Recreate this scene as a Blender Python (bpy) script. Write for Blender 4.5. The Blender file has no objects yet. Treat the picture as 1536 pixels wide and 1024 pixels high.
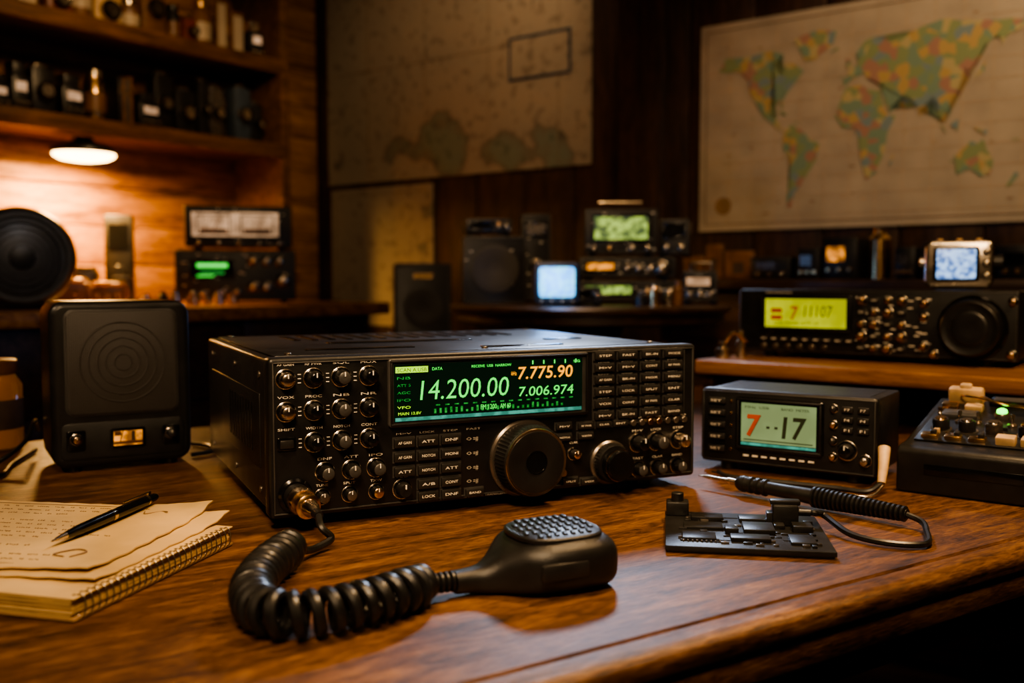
import bpy, bmesh, math, random
from mathutils import Vector, Matrix, Euler
random.seed(7)
R=math.radians
scene=bpy.context.scene
try: scene.view_settings.look='AgX - Medium High Contrast'
except Exception: pass

# ------------------------------------------------------------------ materials
def newmat(name):
    m=bpy.data.materials.new(name); m.use_nodes=True
    nt=m.node_tree; b=nt.nodes["Principled BSDF"]
    return m,nt,b
def N(nt,t): return nt.nodes.new(t)
def mat(name,col,rough=.5,metal=0,var=.15,scale=40,bump=0,bscale=None,emit=None,es=0,coat=0,spec=None,trans=0):
    m,nt,b=newmat(name)
    tc=N(nt,'ShaderNodeTexCoord'); no=N(nt,'ShaderNodeTexNoise')
    no.inputs['Scale'].default_value=scale; no.inputs['Detail'].default_value=4
    nt.links.new(tc.outputs['Object'],no.inputs['Vector'])
    rp=N(nt,'ShaderNodeValToRGB')
    rp.color_ramp.elements[0].position=.3; rp.color_ramp.elements[1].position=.7
    c=Vector(col)
    rp.color_ramp.elements[0].color=(*(c*(1-var)),1); rp.color_ramp.elements[1].color=(*[min(1,x) for x in c*(1+var)],1)
    nt.links.new(no.outputs['Fac'],rp.inputs['Fac']); nt.links.new(rp.outputs['Color'],b.inputs['Base Color'])
    mr=N(nt,'ShaderNodeMapRange'); mr.inputs['To Min'].default_value=max(0,rough-.08); mr.inputs['To Max'].default_value=min(1,rough+.08)
    nt.links.new(no.outputs['Fac'],mr.inputs['Value']); nt.links.new(mr.outputs['Result'],b.inputs['Roughness'])
    b.inputs['Metallic'].default_value=metal
    if coat: b.inputs['Coat Weight'].default_value=coat
    if spec is not None: b.inputs['Specular IOR Level'].default_value=spec
    if trans: b.inputs['Transmission Weight'].default_value=trans
    if emit:
        b.inputs['Emission Color'].default_value=(*emit,1); b.inputs['Emission Strength'].default_value=es
    if bump:
        n2=N(nt,'ShaderNodeTexNoise'); n2.inputs['Scale'].default_value=bscale or scale*8
        nt.links.new(tc.outputs['Object'],n2.inputs['Vector'])
        bp=N(nt,'ShaderNodeBump'); bp.inputs['Strength'].default_value=bump; bp.inputs['Distance'].default_value=.001
        nt.links.new(n2.outputs['Fac'],bp.inputs['Height']); nt.links.new(bp.outputs['Normal'],b.inputs['Normal'])
    return m
def wood(name,c0,c1,c2,sc=(1.2,14,14),rough=.35,bump=.25,fine=1.0,scale=3.0,blotch=0):
    m,nt,b=newmat(name); L=nt.links
    tc=N(nt,'ShaderNodeTexCoord'); mp=N(nt,'ShaderNodeMapping'); mp.inputs['Scale'].default_value=sc
    L.new(tc.outputs['Object'],mp.inputs['Vector'])
    n1=N(nt,'ShaderNodeTexNoise'); n1.inputs['Scale'].default_value=scale; n1.inputs['Detail'].default_value=9; n1.inputs['Roughness'].default_value=.62; n1.inputs['Distortion'].default_value=1.1
    L.new(mp.outputs['Vector'],n1.inputs['Vector'])
    mp2=N(nt,'ShaderNodeMapping'); mp2.inputs['Scale'].default_value=(sc[0]*8,sc[1]*8,sc[2]*8) if fine>1 else (sc[0]*5,sc[1]*9,sc[2]*9)
    L.new(tc.outputs['Object'],mp2.inputs['Vector'])
    n2=N(nt,'ShaderNodeTexNoise'); n2.inputs['Scale'].default_value=scale; n2.inputs['Detail'].default_value=6; n2.inputs['Roughness'].default_value=.7
    L.new(mp2.outputs['Vector'],n2.inputs['Vector'])
    mx=N(nt,'ShaderNodeMix'); mx.inputs['Factor'].default_value=min(.5,.38*fine)
    L.new(n1.outputs['Fac'],mx.inputs['A']); L.new(n2.outputs['Fac'],mx.inputs['B'])
    rp=N(nt,'ShaderNodeValToRGB'); e=rp.color_ramp.elements
    e[0].position=.39; e[0].color=(*c0,1); e[1].position=.63; e[1].color=(*c2,1)
    k=e.new(.5); k.color=(*c1,1)
    L.new(mx.outputs['Result'],rp.inputs['Fac']); out=rp.outputs['Color']
    if blotch:
        n3=N(nt,'ShaderNodeTexNoise'); n3.inputs['Scale'].default_value=7; n3.inputs['Detail'].default_value=5; L.new(tc.outputs['Object'],n3.inputs['Vector'])
        r3=N(nt,'ShaderNodeValToRGB'); r3.color_ramp.elements[0].position=.35; r3.color_ramp.elements[0].color=(.5,.45,.41,1); r3.color_ramp.elements[1].position=.62; r3.color_ramp.elements[1].color=(1,1,1,1)
        L.new(n3.outputs['Fac'],r3.inputs['Fac'])
        m3=N(nt,'ShaderNodeMix'); m3.data_type='RGBA'; m3.blend_type='MULTIPLY'; m3.inputs['Factor'].default_value=blotch
        L.new(out,m3.inputs['A']); L.new(r3.outputs['Color'],m3.inputs['B']); out=m3.outputs['Result']
    L.new(out,b.inputs['Base Color'])
    mr=N(nt,'ShaderNodeMapRange'); mr.inputs['To Min'].default_value=rough+.15; mr.inputs['To Max'].default_value=rough-.1
    L.new(mx.outputs['Result'],mr.inputs['Value']); L.new(mr.outputs['Result'],b.inputs['Roughness'])
    bp=N(nt,'ShaderNodeBump'); bp.inputs['Strength'].default_value=bump; bp.inputs['Distance'].default_value=.0015
    L.new(mx.outputs['Result'],bp.inputs['Height']); L.new(bp.outputs['Normal'],b.inputs['Normal'])
    return m
def emis(name,col,s,var=0,scale=60,col2=None):
    m,nt,b=newmat(name); L=nt.links
    b.inputs['Base Color'].default_value=(*[x*.1 for x in col],1); b.inputs['Roughness'].default_value=.3
    tc=N(nt,'ShaderNodeTexCoord'); no=N(nt,'ShaderNodeTexNoise'); no.inputs['Scale'].default_value=scale; no.inputs['Detail'].default_value=3
    L.new(tc.outputs['Object'],no.inputs['Vector'])
    rp=N(nt,'ShaderNodeValToRGB'); rp.color_ramp.elements[0].position=.4; rp.color_ramp.elements[1].position=.6
    c2=col2 or [x*(1-var) for x in col]
    rp.color_ramp.elements[0].color=(*c2,1); rp.color_ramp.elements[1].color=(*col,1)
    L.new(no.outputs['Fac'],rp.inputs['Fac']); L.new(rp.outputs['Color'],b.inputs['Emission Color'])
    b.inputs['Emission Strength'].default_value=s
    return m

M={}
M['desk']=wood('desk_wood',(.020,.0078,.0026),(.115,.049,.0155),(.275,.133,.046),sc=(2.8,19,19),rough=.35,bump=.8,fine=1.3,blotch=.7)
M['bench']=wood('bench_wood',(.09,.036,.010),(.26,.112,.032),(.42,.21,.065),rough=.38)
M['shelfw']=wood('shelf_wood',(.045,.018,.006),(.12,.052,.017),(.22,.10,.035),sc=(14,1.2,14),rough=.5)
M['plank']=wood('plank_wood',(.11,.046,.010),(.31,.14,.036),(.50,.255,.075),sc=(10,1.0,10),rough=.55)
M['panel']=wood('dark_panel',(.014,.0065,.0035),(.042,.019,.009),(.08,.038,.018),sc=(9,9,1.0),rough=.55)
M['darkwood']=wood('dark_wood',(.011,.0055,.003),(.036,.017,.008),(.07,.034,.016),rough=.38)
M['floor']=wood('floor_wood',(.012,.006,.003),(.03,.013,.006),(.06,.028,.012),sc=(1,8,8),rough=.5)
M['ceil']=mat('ceiling_paint',(.06,.045,.03),.8)
M['black']=mat('black_plastic',(.010,.0097,.0094),.38,0,.2,60,bump=.15,bscale=900)
M['blackm']=mat('black_metal',(.0125,.012,.0118),.36,.1,.25,30,bump=.12,bscale=700)
M['face']=mat('face_panel',(.0068,.0066,.0066),.40,.0,.2,50,bump=.1,bscale=900)
M['gloss']=mat('gloss_black',(.0045,.0045,.0045),.16,0,.1,50)
M['rubber']=mat('rubber',(.0095,.0092,.009),.37,0,.2,80)
M['btn']=mat('button_plastic',(.018,.017,.0165),.32,0,.15,60)
M['dgrey']=mat('dark_grey_plastic',(.045,.043,.041),.4,0,.2,40)
M['grey']=mat('grey_metal',(.19,.165,.14),.28,.85,.2,60)
M['steel']=mat('steel',(.62,.53,.42),.24,1,.15,60)
M['gold']=mat('brass',(.72,.46,.22),.24,1,.15,60)
M['label']=mat('label_ink',(.85,.80,.70),.6,0,.1,90)
M['labeld']=mat('label_dim',(.42,.39,.34),.6,0,.2,90)
M['paper']=mat('paper',(.57,.395,.175),.75,0,.22,11,bump=.2,bscale=200)
M['paper2']=mat('paper_edge',(.42,.27,.115),.8,0,.35,60)
M['kraft']=mat('kraft_cover',(.30,.18,.08),.7,0,.2,30)
M['ink']=mat('ink',(.19,.115,.055),.7,0,.2,60)
M['inkd']=mat('ink_dark',(.05,.03,.02),.7,0,.2,60)
M['beige']=mat('beige_plastic',(.55,.37,.19),.45,0,.25,60)
M['cream']=mat('cream_paint',(.42,.34,.24),.5,0,.15,30)
M['red']=mat('red_paint',(.16,.035,.02),.4,0,.2,30)
M['orangep']=mat('amber_plastic',(.45,.16,.03),.3,0,.2,30)
M['bluep']=mat('blue_paint',(.035,.05,.07),.4,0,.2,30)
M['brown']=mat('brown_leather',(.15,.068,.026),.45,0,.3,30)
M['greenp']=mat('green_paint',(.04,.07,.04),.5,0,.2,30)
M['screen']=mat('screen_black',(.003,.004,.0035),.12,0,.1,30,emit=(.001,.012,.005),es=.7)
M['egreen']=emis('lcd_green',(.09,.80,.10),1.9,.1)
M['egreend']=emis('lcd_green_dim',(.05,.5,.08),.85,.6,300)
M['eyg']=emis('lcd_yellowgreen',(.42,.8,.02),1.7,.1)
M['eor']=emis('lcd_orange',(1.0,.38,.01),2.0,.1)
M['eteal']=emis('lcd_teal',(.08,.40,.30),1.0,.5,120)
M['epale']=emis('lcd_pale',(.40,.54,.24),.55,.2,20)
M['elime']=emis('lcd_lime',(.58,.62,.015),1.05,.35,14)
M['eblue']=emis('crt_blue',(.09,.38,1.0),2.4,.3,80,col2=(.20,.75,1.0))
M['eblue2']=emis('scope_blue',(.40,.62,1.0),1.5,.6,140,col2=(.05,.14,.4))
M['eamber']=emis('amber_lamp',(1.0,.36,.04),1.5,.85,60)
M['ewarm']=emis('meter_glow',(1.0,.60,.34),.65,.5,22)
M['elamp']=emis('lamp_diffuser',(1.0,.60,.22),20,.05)
M['eled']=emis('led_green',(.10,1,.05),5)
M['ebit']=emis('eq_lights',(.55,.8,.15),.9,.9,70,col2=(.01,.05,.04))
M['lcdink']=mat('lcd_ink',(.02,.03,.015),.5)
M['redink']=mat('lcd_redink',(.30,.05,.01),.5,emit=(.5,.05,.0),es=.25)
M['glass']=mat('amber_glass',(.28,.11,.02),.1,0,.2,20,emit=(.8,.28,.02),es=.05)  # faint emission imitates light caught in the glass; the jar is no lamp
M['mic']=mat('mic_plastic',(.0115,.011,.0108),.36,0,.2,50,bump=.3,bscale=1400)

def grille():
    m,nt,b=newmat('grille_cloth'); L=nt.links
    tc=N(nt,'ShaderNodeTexCoord'); v=N(nt,'ShaderNodeTexVoronoi'); v.inputs['Scale'].default_value=420; v.inputs['Randomness'].default_value=.1
    L.new(tc.outputs['Object'],v.inputs['Vector'])
    rp=N(nt,'ShaderNodeValToRGB'); rp.color_ramp.elements[0].color=(.003,.003,.003,1); rp.color_ramp.elements[1].color=(.045,.040,.036,1)
    rp.color_ramp.elements[1].position=.55
    L.new(v.outputs['Distance'],rp.inputs['Fac']); L.new(rp.outputs['Color'],b.inputs['Base Color'])
    bp=N(nt,'ShaderNodeBump'); bp.inputs['Distance'].default_value=.001; bp.inputs['Strength'].default_value=.6
    L.new(v.outputs['Distance'],bp.inputs['Height']); L.new(bp.outputs['Normal'],b.inputs['Normal'])
    b.inputs['Roughness'].default_value=.45
    return m
M['grille']=grille()
def chartmat():
    m,nt,b=newmat('chart_paper'); L=nt.links
    tc=N(nt,'ShaderNodeTexCoord')
    n=N(nt,'ShaderNodeTexNoise'); n.inputs['Scale'].default_value=2.2; n.inputs['Detail'].default_value=8; L.new(tc.outputs['Object'],n.inputs['Vector'])
    rp=N(nt,'ShaderNodeValToRGB'); e=rp.color_ramp.elements
    e[0].position=.36; e[0].color=(.18,.20,.14,1); e[1].position=.40; e[1].color=(.18,.145,.10,1)
    k=e.new(.41); k.color=(.31,.26,.185,1); k=e.new(.72); k.color=(.38,.315,.22,1)
    L.new(n.outputs['Fac'],rp.inputs['Fac'])
    n2=N(nt,'ShaderNodeTexNoise'); n2.inputs['Scale'].default_value=30; n2.inputs['Detail'].default_value=4; L.new(tc.outputs['Object'],n2.inputs['Vector'])
    r2=N(nt,'ShaderNodeValToRGB'); r2.color_ramp.elements[0].position=.36; r2.color_ramp.elements[0].color=(.45,.42,.4,1); r2.color_ramp.elements[1].position=.44; r2.color_ramp.elements[1].color=(1,1,1,1)
    L.new(n2.outputs['Fac'],r2.inputs['Fac'])
    mx=N(nt,'ShaderNodeMix'); mx.data_type='RGBA'; mx.blend_type='MULTIPLY'; mx.inputs['Factor'].default_value=.6
    L.new(rp.outputs['Color'],mx.inputs['A']); L.new(r2.outputs['Color'],mx.inputs['B'])
    L.new(mx.outputs['Result'],b.inputs['Base Color']); b.inputs['Roughness'].default_value=.75
    return m
M['chart']=chartmat()
M['mapsea']=mat('map_paper',(.45,.37,.265),.7,0,.14,9)
def landmat():
    m,nt,b=newmat('map_land'); L=nt.links
    tc=N(nt,'ShaderNodeTexCoord'); v=N(nt,'ShaderNodeTexVoronoi'); v.inputs['Scale'].default_value=40
    L.new(tc.outputs['Object'],v.inputs['Vector'])
    sp=N(nt,'ShaderNodeSeparateColor'); L.new(v.outputs['Color'],sp.inputs['Color'])
    rp=N(nt,'ShaderNodeValToRGB'); e=rp.color_ramp.elements; rp.color_ramp.interpolation='CONSTANT'
    e[0].position=0; e[0].color=(.27,.32,.15,1); e[1].position=.3; e[1].color=(.50,.35,.14,1)
    for p,c in((.5,(.41,.23,.16)),(.6,(.22,.31,.20)),(.8,(.48,.40,.20)),(.9,(.22,.29,.27))):
        k=e.new(p); k.color=(*c,1)
    L.new(sp.outputs['Red'],rp.inputs['Fac']); L.new(rp.outputs['Color'],b.inputs['Base Color']); b.inputs['Roughness'].default_value=.7
    return m
M['land']=landmat()

# ------------------------------------------------------------------ builder
_txt={}
def textmesh(s,shear=0,bold=0):
    k=(s,shear,bold)
    if k in _txt: return _txt[k]
    cu=bpy.data.curves.new('t','FONT'); cu.body=s; cu.size=1; cu.shear=shear; cu.resolution_u=3; cu.offset=bold
    ob=bpy.data.objects.new('t',cu); scene.collection.objects.link(ob)
    bpy.context.view_layer.update()
    me=bpy.data.meshes.new_from_object(ob)
    vs=[v.co.copy() for v in me.vertices]; fs=[tuple(p.vertices) for p in me.polygons]
    bpy.data.objects.remove(ob); bpy.data.meshes.remove(me); bpy.data.curves.remove(cu)
    _txt[k]=(vs,fs); return vs,fs

def catmull(pts,n=8):
    P=[Vector(p) for p in pts]; P=[P[0]*2-P[1]]+P+[P[-1]*2-P[-2]]; out=[]
    for i in range(1,len(P)-2):
        for k in range(n):
            t=k/n; a,b,c,d=P[i-1],P[i],P[i+1],P[i+2]
            out.append(.5*((2*b)+(c-a)*t+(2*a-5*b+4*c-d)*t*t+(3*b-a-3*c+d)*t**3))
    out.append(P[-2]); return out
def frames(pts):
    T=[]
    for i in range(len(pts)):
        a=pts[max(0,i-1)]; b=pts[min(len(pts)-1,i+1)]; T.append((b-a).normalized())
    up=Vector((0,0,1)) if abs(T[0].z)<.9 else Vector((1,0,0))
    n=(up-T[0]*up.dot(T[0])).normalized(); out=[]
    for t in T:
        n=(n-t*n.dot(t)).normalized(); out.append((t,n,t.cross(n)))
    return out

class B:
    def __init__(s): s.v=[]; s.f=[]; s.fm=[]; s.mats=[]
    def mi(s,k):
        if k not in s.mats: s.mats.append(k)
        return s.mats.index(k)
    def add(s,vs,fs,k,Mx=None):
        o=len(s.v); i=s.mi(k)
        for v in vs:
            v=Vector(v); s.v.append(tuple(Mx@v) if Mx else tuple(v))
        for f in fs: s.f.append([o+j for j in f]); s.fm.append(i)
    def box(s,c,d,k,bev=0,rot=None,seg=2):
        bm=bmesh.new(); bmesh.ops.create_cube(bm,size=1)
        for v in bm.verts: v.co=Vector((v.co.x*d[0],v.co.y*d[1],v.co.z*d[2]))
        if bev: bmesh.ops.bevel(bm,geom=list(bm.edges),offset=min(bev,min(d)*.45),segments=seg,profile=.5,affect='EDGES')
        Mx=Matrix.Translation(c)@(Euler(rot).to_matrix().to_4x4() if rot else Matrix())
        bm.verts.index_update()
        s.add([v.co for v in bm.verts],[[v.index for v in f.verts] for f in bm.faces],k,Mx); bm.free()
    def loft(s,rings,k,cap0=True,cap1=True,closed=True):
        n=len(rings[0]); vs=[p for r in rings for p in r]; fs=[]
        for i in range(len(rings)-1):
            for j in range(n if closed else n-1):
                a=i*n+j; b=i*n+(j+1)%n; fs.append([a,b,b+n,a+n])
        if cap0: fs.append(list(range(n))[::-1])
        if cap1: fs.append([(len(rings)-1)*n+j for j in range(n)])
        s.add(vs,fs,k)
    def rev(s,prof,o,ax,k,n=24,kn=0,kr=None):
        """surface of revolution: prof [(r,h)] along direction ax from o"""
        ax=Vector(ax).normalized(); q=ax.to_track_quat('Z','Y').to_matrix(); o=Vector(o); rings=[]
        for i,(r,h) in enumerate(prof):
            rg=[]
            for j in range(n):
                a=2*math.pi*j/n; rr=r*(1-kn*(j%2)) if (kr is None or kr[0]<=i<=kr[1]) else r
                rg.append(o+q@Vector((rr*math.cos(a),rr*math.sin(a),h)))
            rings.append(rg)
        s.loft(rings,k)
    def cyl(s,o,ax,r,h,k,n=20,ch=0,r2=None):
        r2=r if r2 is None else r2; ch=ch or min(r,h)*.12
        s.rev([(max(r-ch,1e-5),0),(r,ch),(r2,h-ch),(max(r2-ch,1e-5),h)],o,ax,k,n)
    def tube(s,pts,r,k,n=8,smooth=0):
        P=catmull(pts,smooth) if smooth else [Vector(p) for p in pts]
        F=frames(P); rings=[]
        for i,(p,(t,a,b)) in enumerate(zip(P,F)):
            rr=r(i/(len(P)-1)) if callable(r) else r
            rings.append([p+a*rr*math.cos(2*math.pi*j/n)+b*rr*math.sin(2*math.pi*j/n) for j in range(n)])
        s.loft(rings,k)
    def rpr(s,cx,cz,w,h,rad,y0,y1,k,ch=.003,cs=3,n=5,back=True):
        """rounded-rect prism, front at y0 (smaller) to y1, rounded front rim"""
        def ring(ins,y):
            rr=max(rad-ins,.0002); W=w/2-ins-rr; H=h/2-ins-rr; out=[]
            for qx,qz,a0 in((1,1,0),(-1,1,90),(-1,-1,180),(1,-1,270)):
                for i in range(n+1):
                    a=R(a0+90*i/n); out.append((cx+qx*W+rr*math.cos(a),y,cz+qz*H+rr*math.sin(a)))
            return out
        rings=[]
        for i in range(cs+1):
            a=R(90*i/cs); rings.append(ring(ch*(1-math.sin(a)),y0+ch*(1-math.cos(a))))
        if back:
            for i in range(cs+1):
                a=R(90*i/cs); rings.append(ring(ch*(1-math.cos(a)),y1-ch*(1-math.sin(a))))
        else: rings.append(ring(0,y1))
        s.loft(rings,k)
    def frame(s,cx,cz,w,h,t,y0,y1,k):
        for (x,z,a,b) in((cx,cz+h/2-t/2,w,t),(cx,cz-h/2+t/2,w,t),(cx-w/2+t/2,cz,t,h-2*t),(cx+w/2-t/2,cz,t,h-2*t)):
            s.box((x,(y0+y1)/2,z),(a,abs(y1-y0),b),k,bev=min(t,abs(y1-y0))*.3)
    def text(s,st,x,z,w,h,k,y=0,shear=0,Mx=None,bold=0):
        vs,fs=textmesh(st,shear,bold)
        x0=min(v.x for v in vs);x1=max(v.x for v in vs);z0=min(v.y for v in vs);z1=max(v.y for v in vs)
        s.add([(x+(v.x-x0)/(x1-x0)*w,y,z+(v.y-z0)/(z1-z0)*h) for v in vs],fs,k,Mx)
    def knob(s,x,z,r,h,k='rubber',y=0,cap=None,n=28,kn=.05):
        s.rev([(r*1.32,0),(r*1.32,h*.06),(r*1.2,h*.10)],(x,y,z),(0,-1,0),'steel',n)
        s.rev([(r*1.24,h*.05),(r*1.22,h*.16),(r*1.05,h*.22)],(x,y,z),(0,-1,0),'gloss',n)
        s.rev([(r,h*.1),(r,h*.2),(r*.93,h*.88),(r*.80,h),(r*.5,h*1.0)],(x,y,z),(0,-1,0),k,n,kn,(0,2))
        if cap: s.rev([(r*.80,h*.97),(r*.78,h*1.03),(r*.66,h*1.08),(r*.2,h*1.09)],(x,y,z),(0,-1,0),cap,n)
        s.box((x,y-h*1.04,z+r*.5),(r*.14,h*.16,r*.55),'label')
    def finish(s,name,loc=(0,0,0),rz=0,ang=38,parent=None):
        me=bpy.data.meshes.new(name); me.from_pydata(s.v,[],s.f)
        for k in s.mats: me.materials.append(M[k])
        me.polygons.foreach_set('material_index',s.fm)
        bm=bmesh.new(); bm.from_mesh(me); bmesh.ops.recalc_face_normals(bm,faces=bm.faces); bm.to_mesh(me); bm.free()
        me.polygons.foreach_set('use_smooth',[ang>0]*len(me.polygons))
        if ang>0: me.set_sharp_from_angle(angle=R(ang))
        me.update()
        ob=bpy.data.objects.new(name,me); scene.collection.objects.link(ob)
        ob.location=loc; ob.rotation_euler=(0,0,R(rz)) if not isinstance(rz,tuple) else rz
        if parent: ob.parent=parent
        return ob

# ================================================================== ROOM
C=(-.8,4.0,0); RZ=-36.87
LX,LY=4.2,4.6; ZF,ZC=-.75,1.78
b=B(); b.box((LX/2,-LY/2,ZF-.05),(LX+.3,LY+.3,.1),'floor')
b.finish('floor',C,RZ)
b=B(); b.box((LX/2,-LY/2,ZC+.05),(LX+.3,LY+.3,.1),'ceil'); b.finish('ceiling',C,RZ)
b=B(); b.box((-.06,-LY/2,(ZF+ZC)/2),(.08,LY+.2,ZC-ZF),'panel')
z=ZF
while z<ZC-.01:
    h=min(.13,ZC-z); b.box((-.0125,-LY/2,z+h/2),(.021,LY,h-.003),'plank',bev=.004); z+=.13
b.finish('wall_left',C,RZ)
b=B(); b.box((LX/2,.06,(ZF+ZC)/2),(LX,.08,ZC-ZF),'panel')
x=0
while x<LX-.01:
    w=min(.21,LX-x); b.box((x+w/2,.0125,(ZF+ZC)/2),(w-.004,.021,ZC-ZF),'panel',bev=.005); x+=.21
b.finish('wall_back',C,RZ)
b=B(); b.box((LX+.05,-LY/2,(ZF+ZC)/2),(.1,LY,ZC-ZF),'panel'); b.finish('wall_right',C,RZ)
b=B(); b.box((LX/2,-LY-.05,(ZF+ZC)/2),(LX,.1,ZC-ZF),'panel'); b.finish('wall_front',C,RZ)
b=B(); b.box((LX/2+.3,-.012,ZF+.05),(LX-.7,.02,.1),'darkwood',bev=.004); b.finish('baseboard_back',C,RZ)
b=B(); b.box((1.53,-.02,(ZF+ZC)/2),(.16,.035,ZC-ZF-.01),'panel',bev=.006); b.finish('trim_1',C,RZ)

# bookcase on left wall
b=B(); zb=.166
for y in(-.40,-1.75,-2.9): b.box((.14,y,(zb+ZC)/2 if y==-.40 else (.69+ZC)/2),(.276,.035,ZC-zb-.01 if y==-.40 else ZC-.69-.01),'shelfw',bev=.003)
for z in(.705,1.003,1.32,1.6): b.box((.14,-1.65,z),(.274,2.5,.036),'shelfw',bev=.004)
b.box((.27,-1.65,.70),(.02,2.5,.05),'shelfw',bev=.004); b.box((.27,-1.65,1.0),(.02,2.5,.05),'shelfw',bev=.004)
b.finish('bookcase',C,RZ)
def clutter(b,y0,y1,z,hmax,xf,seedn,facex=True,x0=.05):
    rnd=random.Random(seedn); y=y0
    cols=['black','black','blackm','brown','cream','brown','dgrey','red','bluep','gold','grey','beige','black','steel']
    while y>y1:
        w=rnd.uniform(.035,.09); h=rnd.uniform(.4,1)*hmax; t=rnd.random(); k=rnd.choice(cols); xc=xf-rnd.uniform(.03,.08)
        yc=y-w/2
        if t<.30:
            r=min(w/2,.035); b.rev([(r*.9,0),(r,.006),(r,h*.72),(r*.72,h*.82),(r*.72,h*.86)],(xc,yc,z),(0,0,1),rnd.choice(['brown','orangep','black','glass','gold']),16)
            b.rev([(r*.8,h*.86),(r*.8,h*.98),(r*.7,h)],(xc,yc,z),(0,0,1),rnd.choice(['gold','black','steel']),16)
            b.rev([(r*1.02,h*.2),(r*1.02,h*.55)],(xc,yc,z),(0,0,1),rnd.choice(['cream','paper','brown']),16)
        elif t<.58:
            b.box((xc,yc,z+h/2),(.06,w,h),k if k not in('gold','steel') else 'black',bev=.006)
            b.rev([(w*.36,0),(w*.36,.022),(w*.30,.03),(w*.27,.022),(w*.1,.02)],(xc+.03,yc,z+h*.5),(1,0,0),'gloss',20)
            b.rev([(w*.38,.008),(w*.38,.016),(w*.3,.0225)],(xc+.03,yc,z+h*.5),(1,0,0),'steel',20)
            b.box((xc,yc,z+h+.006),(.03,w*.5,.014),'grey',bev=.003)
        elif t<.74:
            b.box((xc,yc,z+h/2),(.012,w*1.1,h),'brown',bev=.003); b.box((xc+.0065,yc,z+h/2),(.002,w*.85,h*.8),rnd.choice(['cream','mapsea','cream']))
        elif t<.85:
            n=rnd.randint(2,4)
            for i in range(n):
                bw=w/n; hh=h*rnd.uniform(.8,1); b.box((xc-.02,y-bw*(i+.5),z+hh/2),(.11,bw*.92,hh),rnd.choice(cols[:9]),bev=.002)
                b.box((xc+.0355,y-bw*(i+.5),z+hh*.7),(.001,bw*.6,hh*.12),'gold')
        else:
            b.box((xc,yc,z+h*.3),(.08,w,h*.6),'black',bev=.005); b.box((xc,yc,z+h*.72),(.06,w*.7,h*.24),rnd.choice(cols),bev=.004)
            b.box((xc+.041,yc,z+h*.42),(.002,w*.6,h*.16),'ewarm')
            for i in range(3): b.rev([(.006,0),(.006,.008),(.004,.01)],(xc+.04,yc-w*.3+w*.3*i,z+h*.15),(1,0,0),'steel',10)
        y-=w+rnd.uniform(.004,.02)
b=B(); clutter(b,-.45,-1.70,.7235,.2,.24,3); clutter(b,-1.79,-2.8,.7235,.2,.24,5); b.finish('shelf_curios',C,RZ)
b=B(); clutter(b,-.45,-1.70,1.0215,.22,.24,11); clutter(b,-1.79,-2.8,1.0215,.22,.24,12); b.finish('shelf_curios',C,RZ)
b=B(); clutter(b,-.45,-1.70,1.3385,.2,.24,21); b.finish('shelf_curios',C,RZ)
b=B()
b.cyl((0,0,-.012),(0,0,1),.03,.012,'blackm')
b.rev([(.035,-.012),(.06,-.018),(.092,-.030),(.098,-.038),(.098,-.050),(.09,-.050)],(0,0,0),(0,0,1),'blackm',40)
b.rev([(.09,-.046),(.088,-.056),(.07,-.066),(.04,-.071),(.01,-.072)],(0,0,0),(0,0,1),'elamp',40)
lamp=b.finish('under_shelf_lamp',(-1.315,2.985,.674))

# workbench along left wall
b=B()
b.box((.40,-1.5,.145),(.79,2.2,.04),'bench',bev=.006)
b.box((.385,-1.5,-.31),(.72,2.1,.868),'darkwood',bev=.004)
for i in range(4):
    for j in range(3):
        yc=-.72-.52*i; zc=.02-.25*j
        b.box((.75,yc,zc),(.02,.49,.225),'darkwood',bev=.006); b.cyl((.76,yc,zc),(1,0,0),.014,.02,'gold',14)
b.finish('workbench',C,RZ)

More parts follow.
